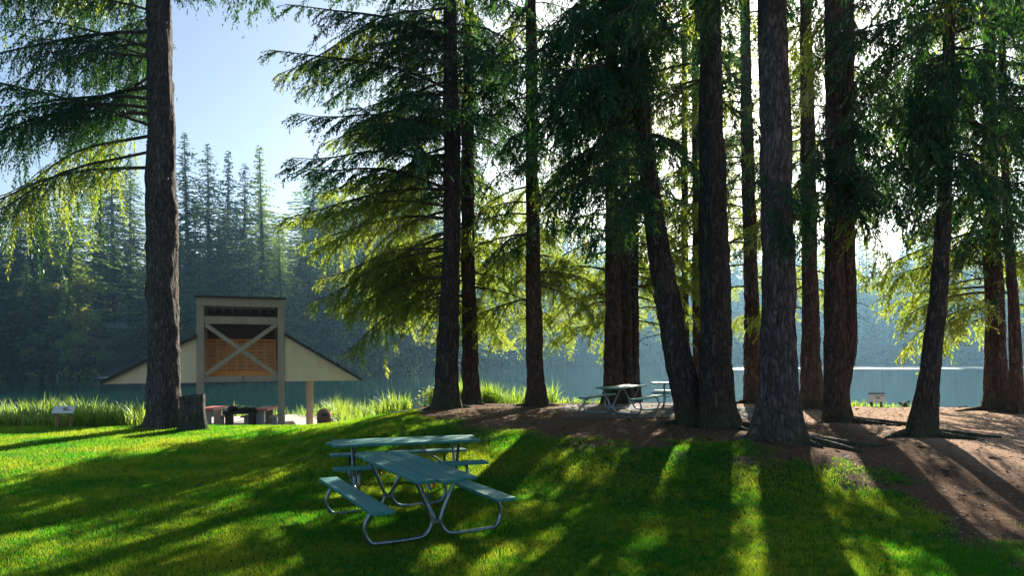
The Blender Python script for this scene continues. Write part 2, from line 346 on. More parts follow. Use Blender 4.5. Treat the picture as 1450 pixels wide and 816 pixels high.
# ------------------------------------------------------------------ foliage templates
def kites(p, d, L, w, roll):
    """one kite-shaped card per row: base p, direction d, length L, half width w"""
    d = d/np.linalg.norm(d, axis=1)[:, None]; up = np.array([0, 0, 1.0]); s = np.cross(d, up); nn = np.linalg.norm(s, axis=1)[:, None]
    s = np.where(nn < 1e-3, np.array([1.0, 0, 0]), s/np.maximum(nn, 1e-6)); t = np.cross(s, d)
    s = s*np.cos(roll)[:, None]+t*np.sin(roll)[:, None]
    v = np.stack([p, p+d*(L*.45)[:, None]+s*w[:, None], p+d*L[:, None], p+d*(L*.45)[:, None]-s*w[:, None]], 1)
    return v.reshape(-1, 3)
def bough(L, rise, droop, hang, rng, dens=1.0, card=.13):
    """a bough along +X: (needle vertices 4 per card, wood vertices, wood faces)"""
    ph = rng.uniform(0, 6.28); wig = .035*L
    k1, k2 = rng.uniform(-.035, .035, 2)*L
    main = lambda t: np.stack([L*t*(1-.10*droop*t), wig*np.sin(3*t+ph)*t+k1*np.sin(9*t+ph), rise*L*t-droop*L*t*t+.16*droop*L*np.maximum(0, t-.6)**2*8+k2*np.sin(7*t+ph*2)*t], -1)
    n2 = int(L/.105*dens); t = .10+.9*(np.arange(n2)+rng.random(n2)*.8)/n2; side = np.where(np.arange(n2) % 2, 1, -1)
    len2 = (.43*L**.85*np.minimum(1, t/.28)*(1-t)**.65+.14)*rng.uniform(.35, 1.25, n2)
    clump = np.interp(t, np.linspace(0, 1, int(L*2.2)+3), rng.uniform(.25, 1.35, int(L*2.2)+3)); len2 = len2*clump
    base = main(t); tang = main(np.minimum(t+.02, 1.02))-base; tang /= np.linalg.norm(tang, axis=1)[:, None]
    ang = np.radians(rng.uniform(30, 78, n2)-18*t)*side
    d2 = np.stack([tang[:, 0]*np.cos(ang)-tang[:, 1]*np.sin(ang), tang[:, 0]*np.sin(ang)+tang[:, 1]*np.cos(ang), tang[:, 2]+rng.uniform(-.45, .25, n2)-.2*hang], -1)
    wood = Geo(); mp = main(np.linspace(0, 1, 8)); r0 = .012+.0075*L
    wood.tube(mp, r0*np.linspace(1, .18, 8), 4, 0, False)
    P_, D_, L_, W_ = [], [], [], []
    step = card*.40
    for i in range(n2):
        m = max(3, int(len2[i]/step*min(dens, 1.0))); s = len2[i]*(np.arange(m)+rng.random(m)*.6+.1)/m
        pos = base[i]+d2[i]*s[:, None]; pos[:, 2] -= hang*.55*s*s/max(len2[i], .3)
        if len2[i] > .25:
            e = base[i]+d2[i]*len2[i]; e[2] -= hang*.55*len2[i]; mid = base[i]+d2[i]*len2[i]*.5; mid[2] -= hang*.14*len2[i]
            wood.tube(np.array([base[i], mid, e]), [.007, .005, .002], 3, 0, False)
        for sd in (-1, 1):
            a = np.radians(rng.uniform(25, 60, m))*sd
            dd = np.stack([d2[i, 0]*np.cos(a)-d2[i, 1]*np.sin(a), d2[i, 0]*np.sin(a)+d2[i, 1]*np.cos(a),
                           d2[i, 2]-hang*rng.uniform(.1, .9, m)-.5*hang*s/len2[i]+rng.uniform(-.2, .2, m)], -1)
            P_.append(pos); D_.append(dd); L_.append(card*rng.uniform(.6, 1.25, m)); W_.append(card*rng.uniform(.11, .20, m))
        nt_ = int(len2[i]/.10*min(dens, 1)) if len2[i] > .28 and dens > .6 else 0
        if nt_:                                                             # side twigs on the twig
            u = len2[i]*(.15+.8*rng.random(nt_)); sdv = rng.choice([-1, 1], nt_); a = np.radians(rng.uniform(30, 75, nt_))*sdv; tl = rng.uniform(.10, .34, nt_)*np.minimum(1, .5+len2[i]*.5)*(1.1-.6*u/len2[i])
            td = np.stack([d2[i, 0]*np.cos(a)-d2[i, 1]*np.sin(a), d2[i, 0]*np.sin(a)+d2[i, 1]*np.cos(a), d2[i, 2]-hang*rng.uniform(.1, .8, nt_)], -1)
            tb = base[i]+d2[i]*u[:, None]; tb[:, 2] -= hang*.55*u*u/max(len2[i], .3)
            for q in (.15, .45, .75, 1.0):
                pp = tb+td*(tl*q)[:, None]; pp[:, 2] -= hang*.4*tl*q*q
                P_.append(pp); D_.append(td+rng.normal(0, .38, (nt_, 3))); L_.append(card*rng.uniform(.6, 1.1, nt_)); W_.append(card*rng.uniform(.10, .18, nt_))
        if hang > .25:                                                      # short hanging streamers
            k = rng.poisson(len2[i]*4.0*hang*min(dens, 1))
            for q in range(k):
                u = rng.uniform(.2, 1)*len2[i]; b0 = base[i]+d2[i]*u; b0[2] -= hang*.55*u*u/max(len2[i], .3)
                ln = rng.uniform(.15, .5)*hang*1.3; mm = max(3, int(ln/(card*.55))); ss = ln*np.arange(mm)/mm
                sway = rng.normal(0, .22, 2)
                pp = b0+np.stack([sway[0]*ss, sway[1]*ss, -ss], -1)
                P_.append(pp); D_.append(np.stack([rng.normal(0, .45, mm), rng.normal(0, .45, mm), -np.ones(mm)], -1))
                L_.append(card*rng.uniform(.7, 1.2, mm)); W_.append(card*rng.uniform(.10, .16, mm))
    p = np.vstack(P_); d = np.vstack(D_); l = np.concatenate(L_); w = np.concatenate(W_)
    return kites(p, d, l, w, rng.uniform(-1.1, 1.1, len(p))), np.concatenate(wood.v), np.concatenate(wood.f)
TR = np.random.default_rng(11)
TPL = {}
for st, (rise, droop, hang, dens, card) in {'flat': (.20, .42, .68, 1.0, .13), 'hang': (.16, .55, .95, 1.0, .13), 'drape': (.06, .26, 1.0, 1.0, .12), 'lite': (.1, .4, .5, .42, .30)}.items():
    for L in (1.0, 2.0, 3.2, 4.6, 6.0):
        if st == 'lite' and L < 2: continue
        TPL[st, L] = [bough(L, rise*TR.uniform(.8, 1.2), droop*TR.uniform(.8, 1.2), hang, TR, dens, card) for _ in range(2)]
def rot(az, pitch, roll):
    ca, sa, cp, sp, cr, sr = math.cos(az), math.sin(az), math.cos(pitch), math.sin(pitch), math.cos(roll), math.sin(roll)
    return np.array([[ca, -sa, 0], [sa, ca, 0], [0, 0, 1]]) @ np.array([[cp, 0, -sp], [0, 1, 0], [sp, 0, cp]]) @ np.array([[1, 0, 0], [0, cr, -sr], [0, sr, cr]])

# ------------------------------------------------------------------ near trees
def trunk_path(pts, d, y0):
    """pixel points up the trunk -> arrays z, x at depth d"""
    z = np.array([CAM_Z+(HOR-py)/F*d for px, py in pts]); x = np.array([(px-725)/F*d for px, py in pts])
    return z, x
def near_tree(spec):
    rng = np.random.default_rng(spec['seed']); d = spec['d']; zz, xx = trunk_path(spec['pts'], d, 0)
    x0 = xx[0]; z0 = float(G(x0, d)); zz[0] = z0; H = spec.get('H', 30)
    sl = (xx[-1]-xx[-2])/(zz[-1]-zz[-2]); sl = max(-.03, min(.03, sl)); zz = np.append(zz, z0+H); xx = np.append(xx, xx[-1]+sl*(z0+H-zz[-2]))
    wz = np.array([CAM_Z+(HOR-py)/F*d for py, w in spec['w']]+[z0+H]); wr = np.array([w/F*d/2 for py, w in spec['w']]+[.03])*np.array([.86]*len(spec['w'])+[1])
    sp = spline(np.stack([zz, xx], 1), 12)
    axis_x = lambda z: np.interp(z, sp[:, 0], sp[:, 1]); rad = lambda z: np.interp(z, wz, wr)
    root = thing('fir_tree', spec['label'], 'tree', (x0, d, z0), 0, 'tall firs on the lake bank')
    # trunk
    ztop = min(H, 16 if d > 15 else 12); rows = np.concatenate([np.linspace(-.35, 1.4, 26), np.arange(1.5, ztop, .13)]); rows = np.append(rows, H)
    seg = 44; th = np.linspace(0, 2*np.pi, seg, endpoint=False); lat = lattice(rng, 64)
    A, Zr = np.meshgrid(th, rows); u = A/(2*np.pi)
    rz = rad(Zr+z0)
    nl = 22 if rz.max() > .3 else 14
    def per(k, sz): i = u*k; return vnoise(lat[:, :k].T.copy() if False else lat, np.mod(i, k), Zr*sz)*(1-S(k-1, k, i))+vnoise(lat, np.mod(i, k)-k, Zr*sz)*S(k-1, k, i)
    ridge = 1-np.abs(2*per(nl, 1.7)-1); ridge2 = per(nl*2, 4.5)
    lob = sum(a*np.cos(k*A+p) for k, a, p in ((3, .5, rng.uniform(0, 6)), (5, .45, rng.uniform(0, 6)), (8, .25, rng.uniform(0, 6))))
    fl = spec.get('flare', .45)*np.exp(-np.maximum(Zr, -.1)/.38)*(1+.6*lob)
    fl2 = .06*np.exp(-np.maximum(Zr, 0)/1.6)
    lump = .05*np.cos(A*2+Zr*.8+rng.uniform(0, 6))+.035*np.cos(A+Zr*2.1)
    for q in range(int(H*.35)):                                                  # knots and branch stubs
        kz, ka = rng.uniform(1.5, 14), rng.uniform(0, 6.28); da = np.angle(np.exp(1j*(A-ka)))
        lump = lump+.16*np.exp(-((Zr-kz)/.12)**2-(da/.35)**2)
    Rr = rz*(1+fl+fl2+lump)+(ridge-.6)*.075*np.minimum(1, rz/.3)+(ridge2-.5)*.035*np.minimum(1, rz/.3)
    Rr = np.where(Zr > ztop+.1, rz, Rr)
    v = np.stack([axis_x(Zr+z0)-x0+Rr*np.cos(A), Rr*np.sin(A), Zr], -1).reshape(-1, 3)
    i, j = np.meshgrid(np.arange(len(rows)-1), np.arange(seg), indexing='ij'); j2 = (j+1) % seg
    g = Geo(); g.add(v, np.stack([i*seg+j, i*seg+j2, (i+1)*seg+j2, (i+1)*seg+j], -1).reshape(-1, 4))
    if 'twin' in spec:                                                          # a second stem fused along its length
        off = spec['twin']; v2 = v.copy().reshape(len(rows), seg, 3); k = S(0, 2.2, rows)[:, None]
        v2[:, :, 0] = v2[:, :, 0]*.9+off*k; v2[:, :, 1] = v2[:, :, 1]*.9+.12
        g.add(v2.reshape(-1, 3), np.stack([i*seg+j, i*seg+j2, (i+1)*seg+j2, (i+1)*seg+j], -1).reshape(-1, 4))
    tr = g.build('trunk', M[spec.get('bark', 'bark')], root, True)
    # surface roots
    for (az, ln, r) in spec.get('roots', []):
        az = R_(az); s = np.linspace(.15, ln, 9); wob = .12*np.sin(s*3+az)
        X = x0+s*math.cos(az)-wob*math.sin(az); Y = d+s*math.sin(az)+wob*math.cos(az); rr = r*np.linspace(1, .25, 9)
        Z = G(X, Y)+rr*.35+.10*np.exp(-s/.4); g = Geo(); g.tube(np.stack([X-x0, Y-d, Z-z0], 1), rr, 8); g.build('root', M[spec.get('bark', 'bark')], root, True)
    # crown
    NV, WV, WF, wn_ = [], [], [], 0; NB = []
    for (za, zb, az, spread, la, lb, n, st, bright, pitch) in spec['bands']:
        for k in range(n):
            z = za+(zb-za)*(k+rng.random())/n; a = R_(az+spread*rng.uniform(-1, 1)); L = rng.uniform(la, lb)
            keys = [q for q in TPL if q[0] == st]; key = min(keys, key=lambda q: abs(q[1]-L)); tp = TPL[key][rng.integers(2)]
            s = L/key[1]; Rm = rot(a, R_(pitch+rng.uniform(-14, 12)), rng.uniform(-.3, .3))*s
            o = np.array([axis_x(z)-x0, 0, z-z0])+np.array([math.cos(a), math.sin(a), 0])*rad(z)*.8
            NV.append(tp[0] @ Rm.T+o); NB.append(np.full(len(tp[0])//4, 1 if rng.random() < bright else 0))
            WV.append(tp[1] @ Rm.T+o); WF.append(tp[2]+wn_); wn_ += len(tp[1])
    for k in range(spec.get('dead', 12)):
        z = rng.uniform(z0+2.2, z0+9); a = rng.uniform(0, 6.28); L = rng.uniform(.25, 1.3); q = np.linspace(0, 1, 5)[:, None]; dd = np.array([math.cos(a), math.sin(a), rng.uniform(-.35, .25)])
        pp = np.array([axis_x(z)-x0, 0, z-z0])+np.array([math.cos(a), math.sin(a), 0])*rad(z)*.85+dd*L*q+np.array([0, 0, -.25*L])*q*q+rng.normal(0, .02, (5, 3)); gg = Geo(); gg.tube(pp, np.linspace(.014, .004, 5), 4, 0, False)
        if L > .6: gg.tube([pp[2], pp[2]+np.array([dd[1], -dd[0], -.3])*L*.3], [.006, .003], 3, 0, False)
        WV.append(np.vstack(gg.v)); WF.append(np.vstack(gg.f)+wn_); wn_ += gg.n
    if NV:
        g = Geo(); nv = np.vstack(NV); g.add(nv, np.arange(len(nv)).reshape(-1, 4), np.concatenate(NB)); g.add(np.vstack(WV), np.vstack(WF), 2); g.build('crown', [M['needle'], M['needle_backlit'], M['twig']], root)
    return root

def Zp(py, d): return CAM_Z+(HOR-py)/F*d
# band: z from, z to, azimuth (0 right, 90 lakeward, 180 left, 270 to camera), spread, length from, to, count, style, share in the backlit tint, pitch
def top(z, n=16): return (z, z+13, 180, 180, 2.2, 4.2, n, 'lite', .1, -4)
TREES = [
 dict(seed=1, d=20.4, pts=[(233, 600), (229, 300), (225, 0)], w=[(600, 50), (300, 44), (0, 35)], flare=.35, bark='bark_grey', H=34,
      label='big solitary trunk at the left edge of the lawn in front of the shelter', roots=[(200, 1.0, .1), (-30, 1.1, .12)],
      bands=[(7.6, 8.8, 186, 18, 5.2, 6.6, 3, 'drape', .3, -12), (9.0, 10.4, 182, 26, 5.0, 6.8, 5, 'drape', .3, 2), (10.4, 15.0, 185, 60, 3.4, 6.6, 22, 'drape', .3, 0),
             (12.8, 15.0, 0, 45, 1.4, 2.6, 5, 'hang', .2, 0), (15, 16.5, 10, 50, 3.4, 4.2, 5, 'hang', .2, -8), top(14.5, 22)]),
 dict(seed=2, d=22.0, pts=[(631, 578), (640, 300), (637, 0)], w=[(570, 34), (300, 27), (0, 20)], H=30,
      label='straight dark trunk standing nearest to the shelter, reeds just behind it', roots=[(220, .9, .09), (-10, .8, .09)],
      bands=[(7.4, 15.5, 188, 66, 2.6, 5.8, 36, 'flat', .12, 2), (5.2, 8.2, 160, 36, 3.8, 5.6, 12, 'flat', .95, -12), (4.2, 6.2, 145, 50, 2.8, 4.6, 10, 'flat', 1, -14),
             (8, 15, 40, 100, 1.6, 3.4, 20, 'hang', .12, 0), top(14.5)]),
 dict(seed=3, d=24.0, pts=[(667, 578), (662, 300), (664, 0)], w=[(570, 26), (300, 21), (0, 16)], H=28, bark='bark_red',
      label='slimmer reddish trunk just beside and behind the straight dark one', roots=[(-60, .8, .07)],
      bands=[(7.5, 15, 150, 100, 2.4, 4.6, 30, 'flat', .2, 0), (3.8, 7, 70, 60, 2.6, 4.2, 14, 'flat', 1, -10), (3.6, 6.2, 155, 35, 3.2, 4.6, 8, 'flat', 1, -10), top(14.5)]),
 dict(seed=4, d=23.0, pts=[(760, 576), (755, 400), (752, 0)], w=[(570, 28), (400, 23), (0, 16)], H=27, bark='bark_red',
      label='trunk rising alone on the mound midway between shelter and mound tables', roots=[(190, .8, .07), (-20, .7, .07)],
      bands=[(6.2, 15, 250, 110, 1.6, 3.2, 26, 'hang', .05, -6), (3.6, 8, 90, 75, 2.6, 4.2, 13, 'flat', 1, -10), (8, 15, 90, 80, 2, 3.6, 8, 'hang', .4, -4), top(14.5)]),
 dict(seed=5, d=24.2, pts=[(869, 572), (868, 450), (866, 0)], w=[(560, 28), (450, 25), (0, 17)], H=28, bark='bark_red',
      label='foremost trunk of the close trio behind the mound tables', bands=[(6.4, 15, 240, 110, 1.6, 3.4, 26, 'hang', .05, -6), (3.2, 7.2, 140, 60, 2.6, 4.2, 12, 'flat', 1, -8), (8, 15, 90, 80, 2, 3.6, 7, 'hang', .4, -4), top(14.5)]),
 dict(seed=6, d=25.0, pts=[(887, 573), (886, 450), (884, 0)], w=[(560, 21), (450, 18), (0, 12)], H=25,
      label='slim middle trunk of the close trio behind the mound tables', bands=[(7, 15, 270, 120, 1.4, 2.8, 10, 'hang', .15, -6), (3.4, 7, 60, 60, 2.2, 3.8, 12, 'flat', 1, -8), top(14.5, 10)]),
 dict(seed=7, d=25.6, pts=[(899, 571), (898, 450), (900, 0)], w=[(560, 17), (450, 14), (0, 9)], H=23,
      label='thinnest trunk of the close trio behind the mound tables', bands=[(7, 15, 0, 120, 1.4, 2.8, 9, 'hang', .3, -6), (3.4, 7, 30, 50, 2.2, 3.4, 8, 'flat', .95, -8), top(14.5, 8)]),
 dict(seed=8, d=16.8, pts=[(981, 606), (950, 450), (925, 300), (906, 130), (897, 0)], w=[(600, 44), (450, 38), (300, 31), (0, 22)], H=25, flare=.25,
      label='leaning trunk that tilts away from its thick neighbour in front of the mound tables', roots=[(190, .9, .1), (250, .8, .09)],
      bands=[(5.6, 11, 212, 58, 1.5, 3.2, 26, 'hang', .0, -8), (7.2, 12, 190, 70, 2.0, 4.0, 16, 'hang', .0, -2), (6.5, 12, 105, 45, 1.2, 2.4, 6, 'hang', .25, -2), top(12, 20)]),
 dict(seed=9, d=27.0, pts=[(972, 560), (970, 400), (969, 0)], w=[(560, 12), (400, 11), (0, 8)], H=24,
      label='very thin trunk seen behind the leaning trunk, close to the water', bands=[(5, 16, 90, 180, 1.2, 2.6, 34, 'flat', .8, -4), top(15.5, 8)]),
 dict(seed=10, d=26.0, pts=[(990, 562), (987, 400), (984, 0)], w=[(560, 16), (400, 14), (0, 10)], H=24, bark='bark_red',
      label='thin reddish trunk half hidden behind the thick trunk next to the leaning one', bands=[(5.5, 15, 90, 130, 1.2, 2.8, 34, 'flat', .8, -4), top(15, 8)]),
 dict(seed=11, d=16.4, pts=[(1017, 606), (1013, 450), (1008, 200), (1004, 0)], w=[(600, 56), (450, 47), (200, 38), (0, 33)], H=32, flare=.3,
      label='thick straight trunk whose foot joins the leaning one', roots=[(-20, 1.2, .13), (-70, 1.0, .11), (200, .7, .1)],
      bands=[(8.0, 12, 110, 80, 1.8, 3.4, 10, 'hang', .15, -4), top(12, 24)]),
 dict(seed=12, d=24.0, pts=[(1066, 566), (1064, 420), (1058, 200), (1055, 0)], w=[(560, 25), (400, 22), (0, 15)], H=27, bark='bark_red',
      label='slim reddish trunk by the water between the two thickest trunks', roots=[(200, .9, .08)],
      bands=[(3.4, 8, 100, 80, 2.0, 3.4, 11, 'flat', 1, -8), (7, 14.5, 90, 110, 1.4, 2.8, 36, 'flat', .7, -6), top(14, 10)]),
 dict(seed=13, d=13.3, pts=[(1101, 636), (1103, 450), (1098, 200), (1093, 0)], w=[(620, 62), (450, 52), (200, 45), (0, 40)], H=32, flare=.5, bark='bark_grey',
      label='thickest nearest trunk with flaring grey roots, standing in front of the others', roots=[(-8, 1.9, .13), (-35, 1.5, .12), (190, 1.0, .12), (240, .8, .12), (300, .9, .12)],
      bands=[(4.7, 5.7, 280, 90, .5, .95, 12, 'hang', .0, -10), (9.5, 12, 180, 180, 2, 3.4, 10, 'hang', .1, -4), top(12, 22)]),
 dict(seed=14, d=21.5, pts=[(1150, 572), (1147, 400), (1144, 200), (1140, 0)], w=[(565, 30), (400, 24), (200, 21), (0, 18)], H=28, bark='bark_red',
      label='dark trunk standing between the thickest trunk and the double trunk', roots=[(-60, .9, .09)],
      bands=[(6.6, 9.2, 260, 100, .7, 1.5, 12, 'hang', .05, -10), (3.4, 7.5, 90, 80, 1.8, 3.2, 9, 'flat', 1, -8), (7, 14.5, 90, 100, 1.4, 2.8, 32, 'flat', .7, -6), top(14, 12)]),
 dict(seed=15, d=17.0, pts=[(1186, 602), (1182, 450), (1181, 200), (1180, 0)], w=[(595, 34), (450, 30), (200, 26), (0, 25)], H=31, flare=.5, bark='bark_red', twin=.36,
      label='double trunk, two stems fused into one wide reddish bole', roots=[(-15, 2.2, .12), (-40, 1.4, .1), (215, .9, .1), (20, 1.5, .11)],
      bands=[(5.9, 8.0, 270, 110, .8, 1.7, 20, 'hang', .12, -12), (5.6, 7.4, 320, 40, 1.2, 2.2, 6, 'hang', .2, -14), (8.2, 13, 40, 80, 1.8, 3.2, 12, 'hang', .3, 0), top(12.5, 20)]),
 dict(seed=16, d=14.2, pts=[(1303, 628), (1312, 560), (1326, 450), (1337, 300), (1342, 130), (1346, 0)], w=[(615, 36), (500, 27), (300, 21), (0, 15)], H=22, flare=.35,
      label='trunk leaning slightly to the path, alone at the edge of the bare ground', roots=[(0, 1.6, .1), (200, 1.0, .09), (-40, 1.1, .08)],
      bands=[(6.4, 8.6, 195, 45, 1.1, 1.9, 22, 'hang', .0, -18), (5.2, 6.4, 190, 40, .7, 1.2, 7, 'hang', .0, -20), (5.4, 8.8, 330, 70, 1.0, 2.1, 18, 'hang', .0, -14), (8.8, 11, 200, 120, 1.4, 2.8, 18, 'hang', .1, -4), top(10.5, 14)]),
 dict(seed=17, d=21.0, pts=[(1412, 586), (1409, 450), (1404, 300), (1400, 0)], w=[(575, 34), (450, 27), (300, 22), (0, 16)], H=28, flare=.4, bark='bark_red',
      label='reddish trunk at the water edge beside the bare path, a thin one next to it', roots=[(190, 1.6, .09), (-20, 1.2, .08), (-70, 1.0, .08)],
      bands=[(6.0, 9.8, 240, 90, 1.4, 3.0, 24, 'hang', .03, -10), (3.2, 6.8, 150, 60, 2.2, 4.2, 13, 'flat', 1, -10), (9.5, 14, 180, 180, 2.2, 4.4, 26, 'hang', .5, -2), (8.5, 13, 180, 30, 3.6, 5.0, 7, 'hang', .4, -4), top(14)]),
 dict(seed=18, d=20.0, pts=[(1441, 593), (1436, 450), (1425, 280), (1420, 100), (1418, 0)], w=[(580, 18), (450, 15), (280, 12), (0, 9)], H=22, bark='bark_red',
      label='thin trunk beside the bare path, last before the picture edge', roots=[(180, .8, .06)],
      bands=[(3.6, 7, 60, 70, 1.6, 3.0, 10, 'flat', .9, -8), (6.5, 13, 300, 120, 1.4, 3.0, 22, 'hang', .4, -6), top(13, 10)]),
]
for sp_ in TREES: near_tree(sp_)

# ------------------------------------------------------------------ woods on the far shore
def far_conifer(h, seed, ragged):
    rng = np.random.default_rng(seed); n = int(h*2.6); P_, D_, L_ = [], [], []
    for i in range(n*5):
        t = .08+.92*((i+rng.random())/(n*5))**.92; z = h*t; Lb = (h*(.20+.05*(seed % 3))*(1-t)**.85*(.75+.5*np.sin(t*23+seed)**2)+.12)*rng.uniform(.45, 1.15)
        if rng.random() < ragged*.45: continue
        a = rng.uniform(0, 6.28); m = max(2, int(Lb*2.6)); s = Lb*(np.arange(m)+.3)/m; dr = rng.uniform(.1, .5)
        for sd in (-.7, 0, .7):
            P_.append(np.stack([np.cos(a)*s, np.sin(a)*s, z+.15*s-dr*s*s/max(Lb, 1)], -1))
            D_.append(np.stack([np.cos(a+sd)+rng.normal(0, .1, m), np.sin(a+sd)+rng.normal(0, .1, m), rng.uniform(-.8, .1, m)], -1)); L_.append(rng.uniform(.4, .9, m)*(.45+.55*(1-t)**.5))
    p, d, l = np.vstack(P_), np.vstack(D_), np.concatenate(L_)
    g = Geo(); v = kites(p, d, l, l*rng.uniform(.14, .24, len(l)), rng.uniform(-1, 1, len(l))); g.add(v, np.arange(len(v)).reshape(-1, 4))
    c = g.mesh('crown', M['needle_far']); g = Geo(); g.tube([(0, 0, -.8), (0, 0, h*.5), (0, 0, h*.99)], [h*.011, h*.007, .03], 7); return c, g.mesh('trunk', M['bark'])
def far_broadleaf(h, seed, m):
    rng = np.random.default_rng(seed); P_ = []; nb = 26; tw = Geo()
    tw.tube([(0, 0, -.8), (rng.normal(0, .3), 0, h*.3), (rng.normal(0, .5), rng.normal(0, .4), h*.75)], [h*.02, h*.014, .05], 6)
    for k in range(nb):
        u = rng.random(); c = np.array([rng.normal(0, .17*h*(1-.5*u)), rng.normal(0, .17*h*(1-.5*u)), h*(.22+.7*u)]); r = h*rng.uniform(.07, .14); q = int(90*r*r/(.1*h)**2)+30
        w = rng.normal(0, 1, (q, 3)); w /= np.linalg.norm(w, axis=1)[:, None]; P_.append(c+w*r*rng.uniform(.35, 1.05, (q, 1))*np.array([1.25, 1.25, .75]))
        tw.tube([(0, 0, h*.25), c*.6+np.array([0, 0, .1*h]), c], [h*.008, h*.005, .02], 4)
    p = np.vstack(P_); d = rng.normal(0, 1, (len(p), 3)); d[:, 2] -= .5; l = rng.uniform(.3, .7, len(p))
    g = Geo(); v = kites(p, d, l, l*rng.uniform(.28, .42, len(l)), rng.uniform(-1.5, 1.5, len(l))); g.add(v, np.arange(len(v)).reshape(-1, 4))
    return g.mesh('crown', m), tw.mesh('trunk', M['bark_grey'])
CON = [far_conifer(h, 40+i, rg) for i, (h, rg) in enumerate([(36, .1), (34, .45), (33, .05), (24, .1), (22, .3), (17, .1)])]
BRD = [far_broadleaf(h, 60+i, M[m]) for i, (h, m) in enumerate([(13, 'leaf_far'), (11, 'leaf_far'), (9, 'leaf_far'), (8, 'leaf_yellow')])]
CH, BH = [36, 34, 33, 24, 22, 17], [13, 11, 9, 8]
FR = np.random.default_rng(77)
def far_tree(kind, idx, px, D, h, label, group, name):
    x = (px-725)/F*D; z = float(G(x, D)); me = (CON if kind == 'c' else BRD)[idx]; s = h/(CH if kind == 'c' else BH)[idx]
    r = thing(name, label, 'tree', (x, D, z), FR.uniform(0, 6.28), group); wd = (1.9 if D > 200 else 1.35) if kind == 'c' else 1.0; r.scale = (wd*s*FR.uniform(.75, 1.25), wd*s*FR.uniform(.75, 1.25), s); r.rotation_euler.x = FR.normal(0, .018); r.rotation_euler.y = FR.normal(0, .018)
    for nm, q in zip(('crown', 'trunk'), me):
        o = bpy.data.objects.new(nm, q); C.objects.link(o); o.parent = r
SKY = [(138, 203, 151, 'bare sparse fir at the skyline, first one left of the big trunk\'s gap'), (163, 193, 149, 'tall sparse twin-topped fir on the far shore skyline'),
       (184, 214, 153, 'sparse fir half hidden by the big solitary trunk on the skyline'), (98, 250, 128, 'lower skyline fir beneath the hanging boughs'),
       (270, 190, 120, 'tallest fir on the far shore, first one beside the big solitary trunk'), (297, 205, 125, 'second skyline fir counted from the big solitary trunk'),
       (320, 214, 128, 'third skyline fir counted from the big solitary trunk'), (345, 233, 124, 'fourth and shortest of the skyline firs above the shelter'),
       (376, 206, 119, 'broad dense fir above the shelter, last tall one of the skyline row'), (60, 268, 126, 'skyline fir seen through the lowest hanging boughs'), (22, 285, 122, 'skyline fir near the left picture edge')]
for i, (px, py, D, lab) in enumerate(SKY):
    x = (px-725)/F*D; far_tree('c', (1, 1, 0, 3, 0, 0, 2, 1, 2, 2, 0)[i], px, D, Zp(py, D)-float(G(x, D)), lab, 'skyline firs on the far shore', 'fir_tree')
def fill(n, kind, p0, p1, d0, d1, h0, h1, idxs, lab, grp, name):
    for k in range(n):
        px = p0+(p1-p0)*(k+FR.random())/n; x_ = 0; D = FR.uniform(d0, d1)
        x = (px-725)/F*D; sf = float(shore_far(x)); D = max(D, sf+(D-d0)*.6+1.5)
        if (126 < px < 212 or (kind == 'c' and 104 < px < 232)) and D < 147: continue
        far_tree(kind, int(FR.choice(idxs)), px, D, FR.uniform(h0, h1), lab, grp, name)
fill(44, 'c', -60, 470, 124, 152, 19, 28, [2, 3, 4], 'dense fir in the mass of woods across the lake behind the shelter', 'firs on the near hillside across the lake', 'fir_tree')
fill(38, 'c', -60, 470, 116, 134, 13, 24, [3, 4, 5], 'lower fir on the hillside across the lake behind the shelter', 'lower firs on the near hillside across the lake', 'fir_tree')
fill(20, 'c', -60, 475, 113, 120, 14, 29, [2, 3, 5, 0], 'full skirted fir standing at the waterline across the lake', 'firs along the near waterline', 'fir_tree')
fill(20, 'b', -60, 480, 113, 119, 5, 11, [0, 1, 2], 'leafy tree overhanging the water across the lake', 'leafy trees along the near waterline', 'leafy_tree')
fill(16, 'b', -60, 480, 119, 140, 9, 16, [0, 1], 'leafy tree among the firs on the hillside across the lake', 'leafy trees on the near hillside', 'leafy_tree')
far_tree('b', 3, 480, 118, 9, 'pale yellowing tree on the far shore just above the shelter roof', None, 'leafy_tree')
far_tree('b', 3, 452, 126, 10, 'yellow green tree behind the shelter on the far shore', None, 'leafy_tree')
fill(40, 'c', 440, 760, 150, 235, 22, 34, [2, 3, 4], 'hazy fir at the back of the cove beyond the trunks', 'hazy firs around the cove', 'fir_tree')
fill(52, 'b', 440, 780, 120, 170, 9, 17, [0, 1, 2], 'hazy leafy tree around the cove', 'hazy leafy trees around the cove', 'leafy_tree')
fill(76, 'c', 740, 1520, 284, 335, 30, 46, [2, 3, 4, 5], 'pale blue fir in the hazy woods beyond the far water', 'hazy firs beyond the far water', 'fir_tree')
fill(64, 'b', 740, 1520, 281, 318, 14, 28, [0, 1, 2], 'pale blue leafy tree along the hazy far waterline', 'leafy trees along the hazy far waterline', 'leafy_tree')

